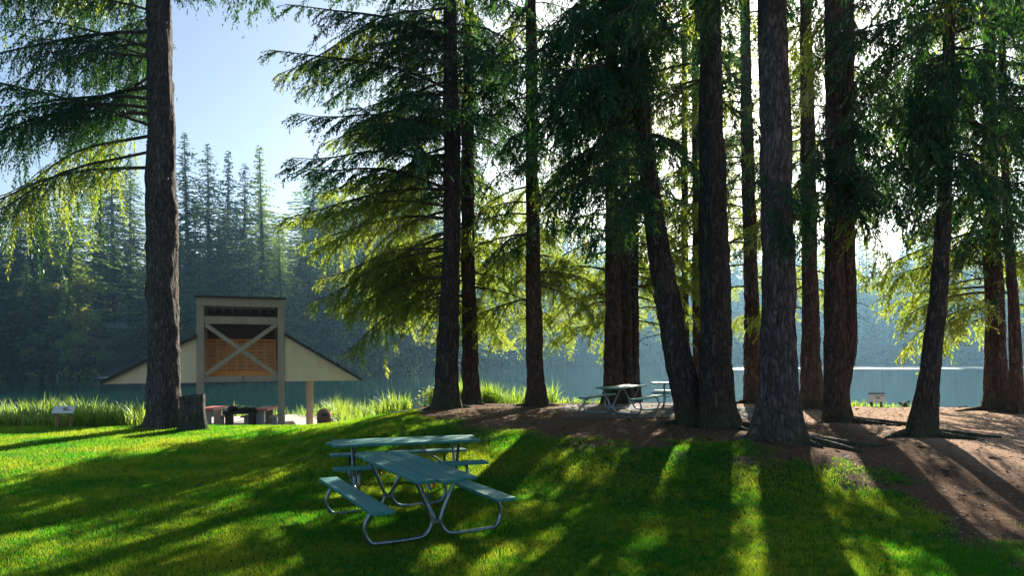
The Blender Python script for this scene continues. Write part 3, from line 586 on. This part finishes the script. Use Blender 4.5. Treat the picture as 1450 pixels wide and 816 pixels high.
def undergrowth():
    rng = np.random.default_rng(91); n = 16000; x = np.where(rng.random(n) < .5, rng.uniform(-120, -15, n), rng.uniform(-35, 260, n)); s_ = rng.random(n)**1.4*60-.8; y = shore_far(x)+s_
    px = 725+F*x/y; k = ~((px > 140) & (px < 200) & (s_ < 36)); x, y = x[k], y[k]; n = len(x); z = G(x, y)+rng.random(n)**1.6*1.8
    d = rng.normal(0, 1, (n, 3)); l = rng.uniform(.5, 1.2, n); v = kites(np.stack([x, y, z], 1), d, l, l*.3, rng.uniform(-1.5, 1.5, n)); g = Geo(); g.add(v, np.arange(len(v)).reshape(-1, 4))
    tag(g.build('undergrowth', M['leaf_far']), 'dark undergrowth covering the slopes across the lake', 'undergrowth', kind='stuff')
undergrowth()

# ------------------------------------------------------------------ shelter
def shelter():
    D0 = 28.0; k = F/D0; X = lambda px: (px-725)/k; Zz = lambda py: CAM_Z+(HOR-py)/k
    cx = X(341); gz = float(G(cx, D0)); root = thing('picnic_shelter', 'open cream and taupe timber shelter with a square tower and sloping roof wings', 'shelter', (cx, D0, gz))
    TH = math.atan2(-cx, D0); c_, s_ = math.cos(TH), math.sin(TH); root.rotation_euler.z = TH
    U = lambda px: (D0*(px-725)/F-cx)/(c_-s_*(px-725)/F)
    L = lambda px, py, dy=0.0: (U(px), dy, CAM_Z+(HOR-py)/F*(D0+U(px)*s_)-gz)
    dep = 6.0
    def part(name, fn, m, parent=root, smooth=False): g = Geo(); fn(g); return g.build(name, m, parent, smooth)
    zb = L(341, 541.5)[2]; xl, xr = L(283.5, 0)[0], L(398, 0)[0]; ztop = L(341, 424)[2]
    # posts: the tower's two front posts stand on the floor; two more behind
    for x, y in ((xl, 0), (xr, 0)):
        part('post', lambda g: g.box((x, y, ztop/2-.02), (.27, .24, ztop-.04), None, 0, .015), M['taupe'])
    part('top_beam', lambda g: g.box(((xl+xr)/2, -.16, L(341, 429)[2]), (xr-xl+.29, .08, .34), None, 0, .01), M['taupe'])
    part('beam', lambda g: g.box(((xl+xr)/2, .03, L(341, 454)[2]), (xr-xl-.274, .16, .31), None, 0, .01), M['taupe'])
    bb = part('beam', lambda g: g.box(((xl+xr)/2, .03, L(341, 537)[2]), (xr-xl-.274, .18, .24), None, 0, .01), M['taupe'])
    def numeral(g):
        c = ((xl+xr)/2+.06, -.0635, L(341, 536)[2]); g.box(c, (.035, .008, .17)); g.box((c[0], c[1], c[2]-.086), (.09, .008, .02)); g.box((c[0]-.03, c[1], c[2]+.06), (.05, .0075, .025), rot(0, -.6, 0))
    part('number_mark', numeral, M['black'], bb)
    part('cross_brace', lambda g: g.bar(L(291, 460, -.06), L(391, 531, -.06), .17, .05, 0, .008, (0, 1, 0)), M['taupe'])
    part('cross_brace', lambda g: g.bar(L(391, 460, -.118), L(291, 531, -.118), .17, .05, 0, .008, (0, 1, 0)), M['taupe'])
    # tower roof, side walls, dark rafters inside
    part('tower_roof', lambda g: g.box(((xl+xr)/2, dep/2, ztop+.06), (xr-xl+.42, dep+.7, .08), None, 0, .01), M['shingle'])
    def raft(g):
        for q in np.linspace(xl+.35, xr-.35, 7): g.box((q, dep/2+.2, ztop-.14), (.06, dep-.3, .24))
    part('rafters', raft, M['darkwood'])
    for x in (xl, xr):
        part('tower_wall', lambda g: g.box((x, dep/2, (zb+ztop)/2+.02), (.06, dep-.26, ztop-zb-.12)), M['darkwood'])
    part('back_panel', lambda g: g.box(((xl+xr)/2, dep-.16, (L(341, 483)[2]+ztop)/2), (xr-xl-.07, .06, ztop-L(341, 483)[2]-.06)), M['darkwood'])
    # orange slatted screen under the tower: boards and rafters on a slope
    y1 = .95; za, zc = L(341, 530.5)[2], L(341, 483)[2]; wI = xr-xl-.28
    sc = part('slat_screen', lambda g: [g.box(((xl+xr)/2, y1+.55*i/9, za+.1+(zc-za-.05)*i/9), (wI, .03, .10), rot(0, 0, .35)) for i in range(10)], M['orange'])
    part('screen_rafters', lambda g: [g.bar((xl+.2+(wI-.12)*i/7, y1-.06, za), (xl+.2+(wI-.12)*i/7, y1+.55, zc+.10), .055, .10, 0, 0, (1, 0, 0)) for i in range(8)], M['orange'], sc)
    part('screen_beam', lambda g: g.box(((xl+xr)/2, y1-.16, za-.02), (wI, .12, .24), None, 0, .01), M['orange'])
    # wings: gable wall panel, roof slab, soffit, on each side
    for side, (pxe, pye, pxi, pyi) in enumerate(((147, 542.5, 279, 476), (508, 538, 402.5, 474))):
        e, i_ = L(pxe, pye), L(pxi, pyi); zb_ = zb
        for yy in (0.0, dep):
            v = [(e[0], yy-.03, zb_), (i_[0], yy-.03, zb_), (i_[0], yy-.03, i_[2]-.05), (e[0], yy-.03, zb_+.04)]; v += [(a, b+.06, c) for a, b, c in v]
            part('gable_panel', lambda g: g.add(v, [(0, 1, 2, 3), (7, 6, 5, 4), (0, 4, 5, 1), (1, 5, 6, 2), (2, 6, 7, 3), (3, 7, 4, 0)]), M['cream'])
        a0 = np.array([e[0], -.22, zb_+.06]); b0 = np.array([i_[0], -.22, i_[2]]); t = np.array([0, 0, .07]); dy = np.array([0, dep+.44, 0])
        if side == 0: a0 = a0+np.array([-.10, 0, -.03])
        else: a0 = a0+np.array([.10, 0, -.03])
        v = [a0, b0, b0+t, a0+t, a0+dy, b0+dy, b0+dy+t, a0+dy+t]
        rf = part('roof_wing', lambda g: g.add(v, [(0, 1, 2, 3), (7, 6, 5, 4), (0, 4, 5, 1), (1, 5, 6, 2), (2, 6, 7, 3), (3, 7, 4, 0)]), M['shingle'])
        part('fascia', lambda g: g.bar(a0+np.array([0, -.022, .0]), b0+np.array([0, -.022, .0]), .04, .09, 0, 0, (0, 0, 1)), M['darkwood'], rf)
        part('soffit', lambda g: g.box(((e[0]+i_[0])/2, dep/2, zb_+.02), (abs(e[0]-i_[0])-.3, dep-.08, .03)), M['cream'])
    for px, yy in ((440.5, .6),):
        part('column', lambda g: g.tube([(L(px, 0)[0], yy, -.4), (L(px, 0)[0], yy, zb)], [.155, .155], 20), M['tan'], root, False)
    for xx, yy in ((-L(440.5, 0)[0], .6), (xl*1.2, dep-.2), (xr*1.2, dep-.2)):
        part('column', lambda g: g.tube([(xx, yy, -.4), (xx, yy, zb)], [.13, .13], 20), M['tan'])
    part('floor_slab', lambda g: g.box((0, dep/2, .02), (9.4, dep+1.0, .12), None, 0, .01), M['concrete'])
    return root, gz
SH, SHZ = shelter()
def slab_table(px, D, label):
    x = (px-725)/F*D; z = SHZ+.08; t = thing('shelter_table', label, 'table', (x, D, z), 0, 'red topped tables under the shelter')
    g = Geo(); g.box((0, 0, .70), (.78, 1.7, .09), None, 0, .015); g.build('table_top', M['redtop'], t)
    for y in (-.55, .55): g = Geo(); g.box((0, y, .3275), (.34, .16, .655), None, 0, .015); g.build('pedestal', M['concrete'], t)
    for sx in (-.62, .62):
        g = Geo(); g.box((sx, 0, .40), (.26, 1.7, .07), None, 0, .012); g.build('bench', M['concrete'], t)
        for y in (-.5, .5): g = Geo(); g.box((sx, y, .1825), (.16, .14, .365), None, 0, .01); g.build('bench_leg', M['concrete'], t)
slab_table(301, 30.0, 'red topped concrete table beside the stump under the shelter')
slab_table(375, 30.0, 'red topped concrete table beside the shelter\'s front post')
t = thing('serving_table', 'low dark brown table in the middle of the shelter floor', 'table', ((341-725)/F*29.2, 29.2, SHZ+.08))
g = Geo(); g.box((0, 0, .60), (1.30, .8, .10), None, 0, .015); g.build('table_top', M['darkwood'], t)
for sx in (-.5, .5): g = Geo(); g.box((sx, 0, .275), (.12, .6, .55), None, 0, .01); g.build('leg', M['darkwood'], t)
def bundle(px, w, h, label, seed):
    r = np.random.default_rng(seed); g = Geo(); n, s = 9, 18; a = np.linspace(-np.pi/2, np.pi/2, n); th = np.linspace(0, 2*np.pi, s, endpoint=False); A, T = np.meshgrid(a, th, indexing='ij')
    k = 1+.16*(vnoise(LAT, T*2.2+seed, A*3)-.5)*2; v = np.stack([w*.5*np.sign(np.cos(T))*np.abs(np.cos(T))**.6*np.cos(A)**.5*k, .25*np.sin(T)*np.cos(A)**.5*k, h*.5+h*.5*np.sin(A)*k], -1); v[0, :, 2] = 0
    i, j = np.meshgrid(np.arange(n-1), np.arange(s), indexing='ij'); j2 = (j+1) % s; g.add(v.reshape(-1, 3), np.stack([i*s+j, i*s+j2, (i+1)*s+j2, (i+1)*s+j], -1).reshape(-1, 4))
    tag(g.build('black_bag', M['black'], None, True, ((px-725)/F*29.2, 29.2, SHZ+.73)), label, 'bag', 'black bags on the low shelter table')
bundle(330, .46, .22, 'taller black bundle on the dark shelter table, by the stump', 3); bundle(351, .78, .16, 'long flat black bundle on the dark shelter table', 8)

def barrel(px, D, label):
    x, y, z = on_ground(px, D); t = thing('trash_barrel', label, 'trash bin', (x, y, z), .3, 'pebbled trash barrels beside the shelter')
    g = Geo(); g.lathe([(0, -.02), (.25, -.02), (.27, .02), (.28, .60), (.30, .62), (.30, .67), (.26, .68), (0, .68)], 28); g.build('barrel_body', M['terracotta'], t, True)
    g = Geo(); g.lathe([(.285, .69), (.275, .80), (.22, .93), (.12, 1.01), (0, 1.03)], 28); d = g.build('dome_lid', M['terracotta'], t, True)
    for a in (-1.57, 1.2): g = Geo(); g.box((.262*math.cos(a), .262*math.sin(a), .80), (.02, .22, .13), rot(a, .35, 0), 0, .02); g.build('opening', M['black'], d)
barrel(459, 27.2, 'pebbled trash barrel with domed lid beside the tan column'); barrel(206, 27.6, 'pebbled trash barrel half hidden behind the big solitary trunk')

# ------------------------------------------------------------------ stump beside the big trunk
x, y, z = on_ground(273, 20.0); rng = np.random.default_rng(9); seg = 40; rows = np.linspace(-.3, 1.02, 16); A, Zr = np.meshgrid(np.linspace(0, 2*np.pi, seg, endpoint=False), rows); lat = lattice(rng)
Rr = .34*(1+.25*np.exp(-np.maximum(Zr, 0)/.25)*(1+.4*np.cos(4*A))+.05*np.cos(3*A+1))+.05*(vnoise(lat, A/(2*np.pi)*16, Zr*1.5)-.5)
v = np.stack([Rr*np.cos(A), Rr*np.sin(A), Zr+.05*np.cos(A+.5)*(Zr > .9)], -1).reshape(-1, 3); i, j = np.meshgrid(np.arange(15), np.arange(seg), indexing='ij'); j2 = (j+1) % seg
t = thing('tree_stump', 'sawn knee-high bark covered stump against the big solitary trunk', 'stump', (x, y, z))
g = Geo(); g.add(v, np.stack([i*seg+j, i*seg+j2, (i+1)*seg+j2, (i+1)*seg+j], -1).reshape(-1, 4)); g.build('stump_body', M['bark_grey'], t, True)
g = Geo(); g.add(np.vstack([v[-seg:]*np.array([.97, .97, 1])+np.array([0, 0, .002]), [[0, 0, 1.03]]]), [(k, (k+1) % seg, seg) for k in range(seg)]); g.build('cut_face', M['cut'], t)

# ------------------------------------------------------------------ picnic tables
def make_table(label):
    t = thing('picnic_table', label, 'picnic table', (0, 0, 0), 0, 'steel framed picnic tables')
    g = Geo()
    for yb_, off in ((-.257, .0), (0, -.075), (.257, .03)): g.box((off, yb_, .745), (2.44, .236, .04), None, 0, .008)
    g.build('tabletop', M['green_paint'], t)
    for s in (-1, 1):
        g = Geo(); g.box((.015*s, .76*s, .445), (2.44, .26, .04), None, 0, .006); g.build('seat', M['green_paint'], t)
    for x in (-.86, .86):
        for s in (-1, 1):
            p = spline([(x, s*.70, .420), (x, s*.80, .385), (x, s*.87, .27), (x, s*.87, .15), (x, s*.80, .045), (x, s*.67, .026), (x, s*.26, .026), (x, s*.12, .07), (x, s*.055, .19), (x, s*.09, .32), (x, s*.19, .55), (x, s*.265, .72)], 6)
            g = Geo(); g.tube(p, .0245, 12); g.build('leg', M['steel'], t, True)
        g = Geo(); g.box((x, 0, .7115), (.05, .70, .025), None, 0, .004); g.build('crossbar', M['steel'], t)
        g = Geo(); g.tube([(x*.97, 0, .22), (x*.12, 0, .715)], .014, 8); g.build('brace', M['steel'], t, True)
        g = Geo(); g.box((x, 0, .20), (.03, .09, .05), None, 0, .004); g.build('clamp', M['steel'], t)
        g = Geo(); g.tube([(x, -.045, .215), (x, .045, .215)], .012, 8); g.build('bolt', M['steel'], t)
    return t
def zground(x, y): return float(G(x, y))
T0 = make_table('nearest green picnic table, pointing away into the lawn'); T0.location = (-1.33, 8.93, zground(-1.33, 8.93)+.005); T0.rotation_euler.z = math.atan2(.872, -.49)
dup(T0, (-1.80, 11.55, zground(-1.8, 11.5)+.0), math.atan2(.31, .95), 'green picnic table set crosswise behind the nearest one on the lawn')
dup(T0, (3.30, 20.5, zground(3.3, 20.5)+.015), math.atan2(.877, .48), 'dark picnic table on the mound pad, seen end on with both seats')
dup(T0, (5.95, 22.7, zground(5.95, 22.7)+.015), math.atan2(-.24, .97), 'dark picnic table on the mound pad half hidden by the leaning trunk')
def ribbon(loc, m, label, seed):
    r = np.random.default_rng(seed); p = spline([(0, 0, 0), (.02, -.015, -.05), (-.01, -.02, -.10), (.025, -.01, -.16)], 5); w = np.array([.016, .008, 0])
    n = len(p); tw = np.linspace(0, 2.2, n); s = np.stack([.018*np.cos(tw), .018*np.sin(tw), 0*tw], 1); v = np.vstack([p-s, p+s, p-s+[0, .002, 0], p+s+[0, .002, 0]])
    f = []
    for i in range(n-1): f += [(i, i+1, n+i+1, n+i), (2*n+i, 3*n+i, 3*n+i+1, 2*n+i+1), (i, 2*n+i, 2*n+i+1, i+1), (n+i, n+i+1, 3*n+i+1, 3*n+i)]
    g = Geo(); g.add(v, f); tag(g.build('ribbon', m, None, True, loc), label, 'ribbon')
ribbon(P(613, 683, 8.15), M['redribbon'], 'red plastic ribbon tied to the near end of the nearest table', 1)
ribbon(P(606, 686, 8.12), M['bluerib'], 'blue plastic ribbon tied beside the red one under the nearest table', 2)
ribbon(P(541, 659, 10.3), M['redribbon'], 'red ribbon scrap hanging from the seat of the crosswise table', 3)

# ------------------------------------------------------------------ signs and small things
def panel_sign(px, D, w, h, zc, tilt, label, post, header):
    x, y, z = on_ground(px, D); t = thing('information_sign', label, 'sign', (x, y, z), .06)
    Rm = rot(0, 0, -tilt)
    g = Geo(); g.box((0, 0, zc), (w, .03, h), Rm, 0, .006); pn = g.build('sign_panel', M['signwhite'], t)
    rr = np.random.default_rng(int(px)); g = Geo(); nrm = Rm @ np.array([0, -1, 0])
    for k in range(7):
        u, v_ = rr.uniform(-.1, .34)*w, rr.uniform(-.12, .28)*h; c = np.array([0, 0, zc])+Rm @ np.array([u, 0, v_])+nrm*(.0165+.0006*k); g.box(c, (rr.uniform(.08, .28)*w, .002, rr.uniform(.05, .11)*h), Rm)
    g.build('print', M['signink'], pn)
    if header: g = Geo(); g.box(np.array([0, 0, zc])+Rm @ np.array([0, -.003, h*.5+.02]), (w*1.03, .045, .05), Rm, 0, .004); g.build('header_strip', M['signink'], t)
    for sx in (-.3, .3):
        g = Geo(); g.box((sx*w, .03, (zc-h*.2)/2-.05), (.075, .05, zc-h*.2+.1), None, 0, .006); g.build('post', post, t)
panel_sign(90, 20.4, .62, .26, .56, R_(38), 'white information panel on two red brown posts in front of the reeds', M['redpost'], False)
panel_sign(1242, 22.6, .56, .26, .36, R_(14), 'white notice board with dark header on short dark posts by the water', M['darkwood'], True)
x, y, z = on_ground(1281, 22.8); g = Geo(); g.tube(spline([(0, 0, -.1), (.01, 0, .12), (-.02, 0, .24)], 4), [.11, .11, .10, .10, .09, .10, .09, .08, .06], 10); g.tube([(0, 0, .15), (.16, .02, .30)], [.05, .03], 8); g.tube([(0, 0, .12), (-.18, 0, .24)], [.05, .03], 8)
tag(g.build('broken_stump', M['bark'], None, True, (x, y, z)), 'small dark forked stump in bright grass at the water edge', 'stump')

# far shore guard rail and landing
t = thing('guard_rail', 'pale blue guard rail on the slope across the lake', 'railing', ((168-725)/F*143.5, 143.5, float(G((168-725)/F*143.5, 143.5))-.1)); n = 8
for q in (0.1, .55, .95): g = Geo(); g.box((0, 0, q+.25), (7.4, .06, .26)); g.build('rail', M['rail'], t)
for i in range(n): g = Geo(); g.box((-3.5+7.0*i/(n-1), .1, .2), (.2, .1, 2.2)); g.build('post', M['rail'], t)
t = thing('boat_landing', 'small pale landing at the waterline across the lake', 'dock', ((162-725)/F*110, 110, WATER_Z))
g = Geo(); g.box((0, 0, .35), (4.2, 2.0, .14)); g.build('deck', M['concrete'], t)
for sx in (-1.8, 0, 1.8): g = Geo(); g.tube([(sx, -.7, -1.0), (sx, -.7, .28)], .1, 8); g.build('pile', M['darkwood'], t)

# ------------------------------------------------------------------ grass, reeds, shrubs
def grass():
    rng = np.random.default_rng(21); N = 820000
    y = 6.2+17.5*rng.random(N)**1.25; x = (rng.random(N)*2-1)*(y*.80+.6); keep = rng.random(N) > np.clip(1.7*(dirt(x, y)-.12)+1.3*(vnoise(LAT, x*2.3, y*2.3)-.5)*(dirt(x, y) > .06), 0, 1)
    keep &= (y < 21.8) & ~((y > 20.6) & (x > -3)); keep &= rng.random(N) > path(x, y)*1.3
    x, y = x[keep], y[keep]; n = len(x); z = G(x, y)
    tall = .7+.5*vnoise(LAT, x*1.7, y*1.7+30); h = rng.uniform(.03, .062, n)*tall*(1+.03*(y-7)); w = rng.uniform(.0025, .0042, n)*(1+.13*(y-6))
    a = rng.uniform(0, 6.28, n); lean = rng.uniform(.2, .95, n)*h; la = rng.uniform(0, 6.28, n)
    sx, sy = np.cos(a)*w, np.sin(a)*w
    v = np.stack([np.stack([x-sx, y-sy, z-.004], 1), np.stack([x+sx, y+sy, z-.004], 1), np.stack([x+np.cos(la)*lean, y+np.sin(la)*lean, z+h], 1)], 1).reshape(-1, 3)
    g = Geo(); g.add(v, np.arange(len(v)).reshape(-1, 3)); tag(g.build('grass', M['blade']), 'short green lawn grass', 'grass', kind='stuff')
grass()
def reeds(spots):
    rng = np.random.default_rng(31); g = Geo(); V = []
    for (x0, x1, y0, y1, h0, h1, n) in spots:
        x = rng.uniform(x0, x1, n); y = rng.uniform(y0, y1, n); cl = vnoise(LAT, x*.9, y*.9); ok = cl > .25; x, y = x[ok], y[ok]; n2 = len(x)
        px = 725+F*x/y; hid = ((px > 250) & (px < 425) & (y < 34)) | ((px > 425) & (px < 480) & (y < 29.2)); x, y = x[~hid], y[~hid]; n2 = len(x); ok = np.flatnonzero(ok)[~hid]
        z = G(x, y); h = .82*rng.uniform(h0, h1, n2)*(.55+.75*cl[ok]); la = rng.uniform(0, 6.28, n2); bend = rng.uniform(.1, .75, n2); w = rng.uniform(.012, .026, n2); a = la+1.57+rng.normal(0, .4, n2)
        t = np.linspace(0, 1, 6); out = (bend*h)[:, None]*t**2; zz = h[:, None]*(t-.42*bend[:, None]*t**3); ww = w[:, None]*(1-t**2.2)+.001
        cxx = x[:, None]+np.cos(la)[:, None]*out; cyy = y[:, None]+np.sin(la)[:, None]*out
        Lv = np.stack([cxx-np.cos(a)[:, None]*ww, cyy-np.sin(a)[:, None]*ww, z[:, None]+zz-.03], -1); Rv = np.stack([cxx+np.cos(a)[:, None]*ww, cyy+np.sin(a)[:, None]*ww, z[:, None]+zz-.03], -1)
        v = np.stack([Lv, Rv], 2).reshape(-1, 3); b = (np.arange(n2)*12)[:, None, None]; k = (np.arange(5)*2)[None, :, None]; f = (b+k+np.array([0, 1, 3, 2])).reshape(-1, 4); g.add(v, f)
    tag(g.build('reeds', M['reed'], None, True), 'bright green reeds and long grass along the bank', 'reeds', kind='stuff')
reeds([(-19, -9.6, 20.9, 22.6, .6, 1.0, 2600), (-19, -9, 22.6, 25, .9, 1.4, 2200), (-22, -14.5, 26, 33, 1.2, 1.7, 2200), (-14, -4.5, 34.2, 36.5, 1.2, 1.9, 2600), (-7.9, -2.2, 26.6, 31, .9, 1.5, 3600),
       (-5.0, 1.6, 25.0, 27.8, 1.1, 1.7, 4200), (11.2, 13.8, 22.6, 24, .25, .5, 700), (1.5, 3.4, 24.6, 26, .3, .55, 350)])
def shrub(x, y, r, h, label, seed):
    rng = np.random.default_rng(seed); t = thing('shrub', label, 'shrub', (x, y, zground(x, y))); n = 900; g = Geo()
    c = rng.normal(0, 1, (n, 3)); c /= np.linalg.norm(c, axis=1)[:, None]; c *= rng.uniform(.3, 1.05, (n, 1))*np.array([r, r*.8, h*.55]); c[:, 2] = np.abs(c[:, 2]+h*.45)
    d = rng.normal(0, 1, (n, 3)); l = rng.uniform(.06, .13, n); v = kites(c, d, l, l*.32, rng.uniform(-1.5, 1.5, n)); g.add(v, np.arange(len(v)).reshape(-1, 4)); g.build('foliage', M['shrub'], t)
    g = Geo(); [g.tube([(0, 0, -.05), q*.5, q], [.012, .008, .003], 4) for q in c[:14]]; g.build('stems', M['twig'], t)
shrub(-1.0, 25.4, .75, .75, 'bright leafy shrub between the two close trunks on the bank', 1); shrub(-2.7, 25.0, .8, .8, 'bright leafy shrub beside the straight dark trunk', 2); shrub(-.2, 26.0, .6, .6, 'small bright shrub on the bank behind the slimmer reddish trunk', 3)

# litter on lawn and path
def scatter(name, n, box, size, m, label, cat, seed, cond):
    rng = np.random.default_rng(seed); x = rng.uniform(box[0], box[1], n); y = rng.uniform(box[2], box[3], n); k = cond(x, y, rng); x, y = x[k], y[k]; n = len(x); z = G(x, y)+.006; a = rng.uniform(0, 6.28, n); l = rng.uniform(*size, n); w = l*rng.uniform(.2, .5, n)
    d = np.stack([np.cos(a), np.sin(a), rng.uniform(-.1, .3, n)], 1); s = np.stack([-np.sin(a), np.cos(a), rng.uniform(-.2, .3, n)], 1); p = np.stack([x, y, z], 1)
    v = np.stack([p, p+d*(l*.5)[:, None]+s*w[:, None]+[0, 0, .012], p+d*l[:, None], p+d*(l*.5)[:, None]-s*w[:, None]+[0, 0, .004]], 1).reshape(-1, 3); g = Geo(); g.add(v, np.arange(len(v)).reshape(-1, 4)); tag(g.build(name, m), label, cat, kind='stuff')
scatter('fallen_leaves', 22000, (-10, 18, 7, 25), (.02, .07), M['litter'], 'fallen leaves and twig bits on the bare ground', 'leaf litter', 41, lambda x, y, r: (dirt(x, y) > .4) | (r.random(len(x)) < .10))
scatter('fallen_twigs', 1500, (-8, 18, 8, 24), (.06, .2), M['twig'], 'dark fallen twigs and cones on the bare ground', 'twigs', 43, lambda x, y, r: (dirt(x, y) > .3) | (r.random(len(x)) < .06))
x, y, z = on_ground(275, 11.3); g = Geo(); g.tube([(0, 0, .03), (.07, .03, .05), (.15, .02, .10)], [.012, .014, .008], 6); g.tube([(.07, .03, .05), (.10, .08, .06)], [.008, .004], 5)
tag(g.build('fallen_twig', M['twig'], None, True, (x, y, z)), 'short dark twig lying on the open lawn', 'twig')

# ------------------------------------------------------------------ haze
def haze():
    g = Geo(); g.box((0, 430, 22), (1500, 1000, 64)); m = bpy.data.materials.new('thin haze'); m.use_nodes = True; n = m.node_tree.nodes; n.remove(n['Principled BSDF'])
    p = n.new('ShaderNodeVolumePrincipled'); p.inputs['Color'].default_value = (.36, .70, 1, 1); p.inputs['Density'].default_value = .00034; p.inputs['Anisotropy'].default_value = .66
    m.node_tree.links.new(p.outputs[0], n['Material Output'].inputs['Volume']); tag(g.build('haze', m), 'thin blue morning haze over the lake', 'haze', kind='stuff')
haze()
